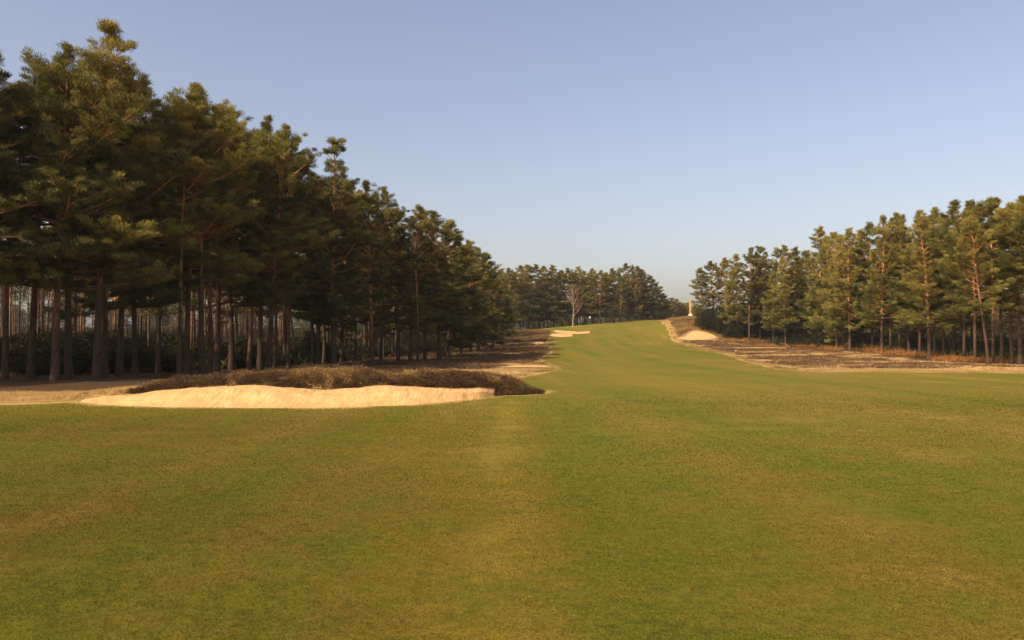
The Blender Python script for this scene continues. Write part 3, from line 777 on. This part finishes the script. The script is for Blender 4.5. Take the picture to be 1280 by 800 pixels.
# ---- right wood front: (column, foot row, top row, style, wide)
G_RF = 'pines along the front of the right wood'
RF = [
 (878, 402, 334, 'low', .9), (892, 404, 326, 'broad', 1.0), (908, 412, 322, 'broad', .9), (922, 424, 318, 'cone', .95), (936.5, 427, 309, 'broad', .95), (950, 426, 308, 'cone', 1.0), (966.5, 430, 340, 'cone', .8), (982, 432, 322, 'cone', .85), (978, 424, 306, 'broad', 1.0),
 (992, 431, 310, 'cone', .95), (1006, 431, 312, 'low', .9), (1027, 434, 284, 'cone', 1.0), (1036, 434.5, 296, 'cone', .9), (1046, 436, 290, 'cone', .9), (1054, 437, 292, 'low', .85), (1062, 438, 286, 'cone', .9), (1078, 437, 288, 'cone', .95), (1090, 438, 279, 'cone', 1.0),
 (1102, 442, 268, 'cone', .85), (1113, 441, 272, 'broad', .85), (1124, 441, 270, 'cone', .85), (1136, 442, 266, 'cone', .9), (1149, 444, 272, 'cone', .85), (1161, 448.5, 262, 'cone', .9), (1168, 446, 266, 'tall', 1.1), (1180, 446, 258, 'broad', .95), (1192, 447, 252, 'cone', .95),
 (1204, 449, 252, 'cone', .85), (1218, 452.5, 250, 'broad', .85), (1235, 456.5, 262, 'broad', .8), (1241, 453, 250, 'tall', 1.15), (1252, 452, 248, 'broad', .95), (1264, 455, 252, 'tall', 1.1), (1274, 455.5, 246, 'broad', 1.0), (1290, 456, 244, 'broad', 1.0), (1306, 457, 240, 'broad', 1.0), (1330, 458, 236, 'broad', 1.0),
]
RF_NOTES = {
 878: 'end pine of the right wood with foliage leaning out over the heather knoll',
 892: 'tall pine with an airy crown at the far end of the right wood',
 936.5: 'pine with a long bare orange trunk before the right wood, beside the dark shrubs',
 966.5: 'small slender pine in front of the taller ones, next right from the long orange trunk',
 1062: 'pine with a bare bright trunk rising from dark undergrowth midway along the right wood',
 1102: 'yellowish pine with a lit trunk forward of the row midway along the right wood',
 1161: 'pine with orange trunk standing forward on the straw margin of the right wood',
 1218: 'pine with a thick straight trunk just left of the leaning one in the right wood',
 1235: 'pine with a pale trunk leaning left, foremost of the right wood',
 1274: 'pine cut by the right edge of the photo',
}
RR = random.Random(5)
k = 0
for (px, pb, pt, st, w) in RF:
    k += 1
    x, d = ground_hit(px, pb, 55); z = T(x, d)
    H = (HY - pt) / FP * d + EYE - z
    lab = RF_NOTES.get(px) or '%s pine along the right wood front, counted from the left, %s' % (ordinal(k), {'broad': 'spreading topped', 'cone': 'conical', 'tall': 'slim and high crowned', 'low': 'low branched'}[st])
    lean = (RR.gauss(0, .012), RR.gauss(0, .015))
    rot = None
    if px == 1235: lean = (0, -.075)
    place_pine(x, d, H, st, False if d > 100 else (st != 'low'), lab, G_RF, wide=w, rnd=RR, lean=lean)
    placed.append((x, d))

# ---- right wood interior
RInt = [(48, 73), (45, 84), (47, 106), (46, 126), (43, 140), (46, 160), (60, 176), (90, 150), (95, 72)]
cnt = tries = 0
while cnt < 46 and tries < 8000:
    tries += 1
    x = RI.uniform(42, 92); y = RI.uniform(72, 170)
    if not inside(np.array([x]), np.array([y]), RInt)[0] or not free(x, y, 3.6): continue
    placed.append((x, y)); cnt += 1
    Hh = min(19, max(12, (HY - 252) / FP * 76 + .35 * (x - 40) * 0 + RI.uniform(-1, 1.5) + 1.7 + (y - 76) * .02))
    place_pine(x, y, Hh - max(0, T(x, y)) * .7, 'tall' if RI.random() < .45 else 'cone', False, 'pine standing back in the shade behind the front row of the right wood', 'pines inside the right wood', rnd=RI, wide=RI.uniform(.9, 1.15))

# ---- far centre wood beyond the green: (column, top row, style)
G_FC = 'pines beyond the green at the end of the fairway'
FCN = [(626, 336, 'cone', 182), (638, 335, 'broad', 196), (650, 332, 'cone', 200), (660, 331, 'cone', 206), (668, 330, 'broad', 207), (680, 333, 'cone', 206), (692, 332, 'cone', 208), (703, 338, 'cone', 209), (712, 335, 'broad', 211), (722, 334, 'cone', 211), (731, 339, 'cone', 213),
       (741, 336, 'cone', 212), (749.5, 338, 'broad', 209), (758, 341, 'cone', 213), (768, 335, 'broad', 212), (776, 352, 'low', 207), (785, 329, 'broad', 213), (794, 333, 'low', 210), (803, 336, 'low', 212), (813, 344, 'low', 213), (823, 354, 'low', 212), (831, 367, 'low', 213)]
FC_NOTES = {749.5: 'pine with a long bare pink-brown trunk beside the green', 785: 'highest domed pine of the group beyond the green', 776: 'low spreading pine with a bare short trunk at the edge of the green', 831: 'last low pine where the group slopes down to the gap of sky', 638: 'pine with a pale trunk at the left end of the trees beyond the green'}
RR = random.Random(9)
for i, (px, pt, st, d) in enumerate(FCN):
    x = (px - 640) / FP * d; z = T(x, d); H = (HY - pt) / FP * d + EYE - z
    place_pine(x, d, H, st, False, FC_NOTES.get(px) or '%s pine beyond the green, counted from the left, %s' % (ordinal(i + 1), {'broad': 'rounded', 'cone': 'conical', 'low': 'low branched'}[st]), G_FC, wide=1.12 if st != 'low' else 1.2, rnd=RR)
    placed.append((x, d))
cnt = tries = 0
while cnt < 20 and tries < 5000:
    tries += 1
    x = RI.uniform(-6, 40); y = RI.uniform(213, 238)
    if not free(x, y, 3.8): continue
    placed.append((x, y)); cnt += 1
    ht = (HY - np.interp(x / y * FP + 640, [620, 700, 780, 800, 835], [344, 344, 340, 345, 376])) / FP * y + EYE - T(x, y)
    place_pine(x, y, max(5, ht) * RI.uniform(.9, 1.02), 'cone', False, 'pine in the dark rows behind the trees beyond the green', 'pines in the rows behind the far trees', rnd=RI, wide=1.1)

# ---- the gap: distant low trees on the skyline and the column-like trunk by the knoll
for i, (px, pt, d) in enumerate([(838, 372, 262), (843, 374, 268), (849, 374, 272), (855, 379, 270), (861, 378, 275), (867, 382, 268), (873, 384, 262), (834, 376, 255)]):
    x = (px - 640) / FP * d; z = T(x, d)
    place_pine(x, d, (HY - pt) / FP * d + EYE - z, 'low', False, '%s hazy rounded tree in the distant skyline gap, counted from the left' % ordinal(i + 1), 'distant trees in the skyline gap', name='distant_pine_tree', wide=1.35, rnd=RR)

# ------------------------------------------------------------------ bare birch before the far wood
def birch(px, d, H):
    r = np.random.default_rng(4); t = Tubes(); l = Tubes(); tw = Tubes()
    zz = np.linspace(0, 1, 10)
    tp = np.column_stack([.18 * np.sin(zz * 4), .1 * np.sin(zz * 3), zz * H]); tp[0, 2] = -.2
    t.add(tp, .125 * (1 - zz) ** .7 + .02, 9, rough=.1)
    P, D = [], []
    for h, a, p, L, rr in ((.24, 0, .75, 4.4, .09), (.5, math.pi, .95, 2.6, .085), (.52, .2, 1.1, 3.6, .09), (.38, .1, .8, 2.2, .05), (.62, 2.9, 1.1, 2.2, .05), (.42, 1.6, .7, 2.5, .05), (.45, -1.7, .8, 2.4, .05), (.7, .5, 1.0, 2.2, .05), (.78, 2.4, 1.0, 1.9, .04)):
        b = bend([np.interp(h, zz, tp[:, 0]), 0, h * H], [math.cos(a) * math.cos(p), math.sin(a) * math.cos(p), math.sin(p)], L, 6, r, .5, .15)
        l.add(b, np.linspace(rr, .02, 7), 6)
        for j in range(12):
            s = r.uniform(.25, 1); q = np.array([np.interp(s * 6, range(7), b[:, c]) for c in range(3)])
            dv = r.normal(size=3) * .7 + np.array([0, 0, .7]); dv /= np.linalg.norm(dv)
            c2 = bend(q, dv, r.uniform(.6, 1.5), 3, r, .2, .3); l.add(c2, np.linspace(.018, .007, 4), 3)
            for m in range(9):
                P.append(c2[r.integers(1, 4)] + r.normal(size=3) * .1); D.append(r.normal(size=3) + np.array([0, 0, .5]))
    x = (px - 640) / FP * d; root = bpy.data.objects.new('birch_tree', None); C.objects.link(root)
    root.location = (x, d, T(x, d))
    link('trunk', t.mesh('trunk', M_BIRCH), root); link('branches', l.mesh('branches', M_BIRCH), root)
    V, F = blades(np.array(P), np.array(D), .55, .03, r); link('twigs', mesh_np('twigs', V, F, M_BIRCHTW, False, np.repeat(r.random(len(P)), 3)), root)
    tag(root, 'bare pale barked birch with forked limbs standing before the dark pines beyond the green', 'birch tree')
birch(716, 203.5, 10.4)

# ------------------------------------------------------------------ shrubs
def shrub_mesh(seed, leaf=.10, n=150):
    r = np.random.default_rng(seed)
    u = unit(n, r); u[:, 2] = np.abs(u[:, 2])
    rr = r.random(n) ** .4
    lob = 1 + .22 * np.sin(u[:, 0] * 5 + seed) + .18 * np.sin(u[:, 1] * 6 + seed * 2)
    cl = u * (rr * lob)[:, None] * np.array([1.5, 1.5, 1.7]) + np.array([0, 0, .1])
    V, F, t = make_foliage(cl, r.uniform(.16, .36, n), u, np.clip(r.normal(.42, .14, n), 0, 1), 62, leaf, leaf * .6, r, .8)
    st = Tubes()
    for k in range(7):
        a = r.uniform(0, 6.28); p = r.uniform(.8, 1.4)
        st.add(bend([0, 0, -.05], [math.cos(a) * math.cos(p), math.sin(a) * math.cos(p), math.sin(p)], r.uniform(1, 1.7), 4, r, .1, .2), np.linspace(.035, .01, 5), 5)
    return st.mesh('stems', M_BARK), mesh_np('foliage', V, F, M_SHRUB, False, t)
SH = [dict(m=shrub_mesh(s), src=None) for s in (3, 8, 14)]
def place_shrub(x, y, w, h, label, group, rnd=RR):
    p = rnd.choice(SH)
    if p['src'] is None:
        root = bpy.data.objects.new('evergreen_shrub', None); C.objects.link(root)
        for nm, m in zip(('stems', 'foliage'), p['m']): link(nm, m, root)
        p['src'] = root
    else:
        root = p['src'].copy(); C.objects.link(root); root.name = 'evergreen_shrub'
        for ch in p['src'].children:
            c = ch.copy(); C.objects.link(c); c.parent = root
    root.location = (x, y, T(x, y)); root.rotation_euler = (0, 0, rnd.uniform(0, 6.28)); root.scale = (w / 3, w / 3, h / 1.8)
    tag(root, label, 'shrub', group); return root
cnt = tries = 0
while cnt < 34 and tries < 4000:
    tries += 1
    px = RI.uniform(-20, 440); d = RI.uniform(47, 80)
    x = (px - 640) / FP * d
    if not inside(np.array([x]), np.array([d]), LI)[0] or not free(x, d, 1.6): continue
    placed.append((x, d)); cnt += 1
    place_shrub(x, d, RI.uniform(3, 5.5), RI.uniform(1.4, 2.6), 'dark evergreen shrub in the shade between the trunks of the left wood', 'shrubs under the left wood')
G_RS = 'green shrubs at the far end of the right wood'
for (px, pb, w, h, lab) in [(886, 409, 5.5, 3.0, 'bright green shrub against the right flank of the heather knoll'), (897, 414, 6, 3.8, 'tall bushy shrub above the far right bunker'), (909, 419, 6, 4.2, 'tall rounded shrub between the bunker and the long orange trunk'),
                            (918, 424, 4.5, 2.6, 'low shrub at the foot of the shrub bank, nearest the fairway'), (927, 422, 5, 3.6, 'dark shrub just left of the long orange trunk'), (946, 423, 6, 3.6, 'dark shrub behind and right of the long orange trunk'), (962, 424, 5, 2.8, 'dark shrub behind the small slender pine')]:
    x, d = ground_hit(px, pb); place_shrub(x, d, w, h, lab, G_RS)
for i in range(14):
    px = 992 + i * 22 + RI.uniform(-6, 6); x, d = ground_hit(px, 434 + i * .9); d += 5; x = (px - 640) / FP * d
    place_shrub(x, d, RI.uniform(3, 4.5), RI.uniform(1.2, 2.2), 'dark low shrub between the trunks of the right wood', 'shrubs under the right wood')

# ------------------------------------------------------------------ distant wood that reads as one mass
r = np.random.default_rng(70)
Ps, Rs = [], []
def belt(x0, y0, x1, y1, n, h0, h1):
    for k in range(n):
        s = r.random(); x = x0 + (x1 - x0) * s + r.normal() * 5; y = y0 + (y1 - y0) * s + r.normal() * 6
        hh = r.uniform(h0, h1); zb = T(x, y)
        m = 12
        for j in range(m):
            Ps.append((x + r.normal() * 1.6, y + r.normal() * 1.6, zb + hh * r.uniform(.1, 1) - .6)); Rs.append(r.uniform(.9, 1.9))
belt(-330, 130, -150, 290, 150, 8, 14); belt(-150, 290, 20, 300, 130, 8, 13); belt(110, 260, 230, 150, 90, 8, 12); belt(-330, 130, -260, 10, 60, 9, 14); belt(10, 300, 120, 290, 90, 8, 11)
Ps = np.array(Ps); Rs = np.array(Rs); n = len(Ps)
V, F, t = make_foliage(Ps, Rs, np.tile([0, 0, 1.], (n, 1)), np.clip(r.normal(.3, .12, n), 0, 1), 60, .6, .30, r, .8)
tag(link('distant_woods', mesh_np('distant_woods', V, F, M_NEEDLE, False, t)), kind='stuff', label='hazy far off wood seen between and beyond the trunks')

# ------------------------------------------------------------------ small things
def lathe(name, prof, mat, parent=None, sides=14):
    t = Tubes(); p = np.array([(0, 0, z) for _, z in prof]); t.add(p, [a for a, _ in prof], sides)
    return link(name, t.mesh(name, mat), parent)
M_POST, M_WHITE, M_STONE, M_ORANGE, M_TRUNKO = plain('weathered_post', (.12, .08, .05)), plain('white_paint', (.8, .8, .78)), plain('pale_stone', (.62, .52, .38)), plain('orange_paint', (.6, .18, .05)), plain('orange_wood', (.55, .27, .11))
# short marker post by the right margin
x, d = ground_hit(919.5, 442.3)
rt = bpy.data.objects.new('marker_post', None); C.objects.link(rt); rt.location = (x, d, T(x, d))
lathe('post', [(.0, -.1), (.10, -.1), (.10, .30), (.10, .30), (0, .302)], M_POST, rt); lathe('cap', [(0, .303), (.11, .303), (.11, .36), (.08, .39), (0, .40)], M_STONE, rt)
tag(rt, 'short dark distance post with a pale cap on the straw margin right of the fairway', 'marker post')
# flagstick at the back of the green
x = (736.5 - 640) / FP * 198; d = 198
rt = bpy.data.objects.new('golf_flag', None); C.objects.link(rt); rt.location = (x, d, T(x, d) + .04)
lathe('flagstick', [(0, -.05), (.014, -.05), (.014, 2.1), (.02, 2.12), (0, 2.14)], M_WHITE, rt, 6)
fx = np.linspace(0, .30, 9); fv = []
for zz_ in (2.08, 1.90, 1.72):
    for a in fx: fv.append((a + .014, .05 * math.sin(a * 12), zz_ - .12 * a * 0 - .1 * a + (0)))
fv = np.array(fv); top = fv + [0, .006, 0]
F = []
for j in range(2):
    for i in range(8): F.append((j * 9 + i, j * 9 + i + 1, (j + 1) * 9 + i + 1, (j + 1) * 9 + i))
F = np.array(F); F2 = F[:, ::-1] + len(fv)
link('flag', mesh_np('flag', np.concatenate([fv, top]), np.concatenate([F, F2]), M_WHITE, True), rt)
tag(rt, 'small white flag on a thin stick at the back of the green', 'golf flag')
# tall orange-brown pole like monument on the knoll with a pale stone foot
d = 176.0; x = (863.5 - 640) / FP * d; zt_ = T(x, d)
rt = bpy.data.objects.new('stone_monument', None); C.objects.link(rt); rt.location = (x, d, zt_)
zb0 = EYE + (HY - 392) / FP * d - zt_
lathe('column', [(.0, zb0 - .05), (.27, zb0 - .05), (.26, zb0 + .3), (.24, zb0 + 1.8), (.22, zb0 + 2.75), (.26, zb0 + 2.8), (.26, zb0 + 2.9), (0, zb0 + 2.92)], M_TRUNKO, rt)
ft = Tubes(); hb = zb0
ft.add(np.array([(0, 0, -.1), (0, 0, .0), (0, 0, hb * .45), (0, 0, hb * .8), (0, 0, hb - .02), (0, 0, hb)]), [.55, .56, .55, .46, .30, .01], 8, rough=.05)
link('foot', ft.mesh('foot', M_STONE), rt)
# dark arched recess in the foot
nb_ = 9; an = np.linspace(0, math.pi, nb_); rec = [(-.17, -.53, .02)] + [(-.17 * math.cos(a), -.53 + .03 * math.sin(a), .28 + .15 * math.sin(a)) for a in an] + [(.17, -.53, .02)]
rv = np.array(rec + [(a, b + .15, c) for a, b, c in rec]); m_ = len(rec)
F = [(0, i, i + 1) for i in range(1, m_ - 1)]
link('recess', mesh_np('recess', rv, np.array(F), M_POST), rt)
tag(rt, 'slim orange-brown column on a pale rounded stone foot at the top of the heather knoll', 'monument')
x, d = (839 - 640) / FP * 182, 182
rt = lathe('boundary_post', [(0, -.1), (.13, -.1), (.13, .42), (.10, .50), (0, .52)], M_ORANGE); rt.location = (x, d, T(x, d))
tag(rt, 'tiny orange stump like post on the crest left of the knoll', 'post')

# ------------------------------------------------------------------ light, sky, air
SUN_EL, SUN_DIR = 40.0, (-.72, -.69)            # the sun stands behind the viewer's left shoulder
az = math.atan2(SUN_DIR[0], SUN_DIR[1])
w = bpy.data.worlds.new('World'); sc.world = w; w.use_nodes = True
nt = w.node_tree; bg = nt.nodes['Background']
sky = nt.nodes.new('ShaderNodeTexSky'); sky.sky_type = 'NISHITA'; sky.sun_disc = False
sky.sun_elevation = math.radians(SUN_EL); sky.sun_rotation = az
sky.air_density = 1.0; sky.dust_density = 4.0; sky.ozone_density = 1.0; sky.altitude = 50
nt.links.new(mixc(nt, 1.0, sky.outputs[0], (1.28, 1.08, .995), 'MULTIPLY'), bg.inputs['Color']); bg.inputs['Strength'].default_value = .134
s = bpy.data.lights.new('sun', 'SUN'); s.energy = 5.0; s.angle = math.radians(.5); s.color = (1, .80, .55)
so = bpy.data.objects.new('sun', s); C.objects.link(so)
v = Vector((math.cos(math.radians(SUN_EL)) * math.sin(az), math.cos(math.radians(SUN_EL)) * math.cos(az), math.sin(math.radians(SUN_EL))))
so.rotation_euler = v.to_track_quat('Z', 'Y').to_euler()

HAZE = .00013
if HAZE:
    x0, x1, y0, y1, z0, z1 = -1250, 1250, -350, 1550, -2.0, 40
    V = [(a, b, c) for a in (x0, x1) for b in (y0, y1) for c in (z0, z1)]
    F = [(0, 1, 3, 2), (4, 6, 7, 5), (0, 4, 5, 1), (2, 3, 7, 6), (0, 2, 6, 4), (1, 5, 7, 3)]
    hm = bpy.data.materials.new('haze_air'); hm.use_nodes = True; t = hm.node_tree
    t.nodes.remove(t.nodes['Principled BSDF'])
    pv = t.nodes.new('ShaderNodeVolumePrincipled'); pv.inputs['Color'].default_value = (.86, .88, .95, 1); pv.inputs['Density'].default_value = HAZE; pv.inputs['Anisotropy'].default_value = 0
    t.links.new(pv.outputs[0], t.nodes['Material Output'].inputs['Volume'])
    tag(link('haze', mesh_np('haze', V, F, hm)), kind='stuff', label='thin pale haze in the air')

# ------------------------------------------------------------------ camera
cam = bpy.data.cameras.new('camera'); cam.sensor_width = 36; cam.lens = 36 * FP / 1280; cam.clip_end = 5000
co = bpy.data.objects.new('camera', cam); C.objects.link(co)
co.location = (0, 0, EYE); co.rotation_euler = (math.radians(90) + math.atan(33 / FP), 0, 0)
sc.camera = co
vs = sc.view_settings; vs.view_transform = 'Standard'; vs.look = 'None'; vs.exposure = .49; vs.gamma = 1; vs.use_curve_mapping = False
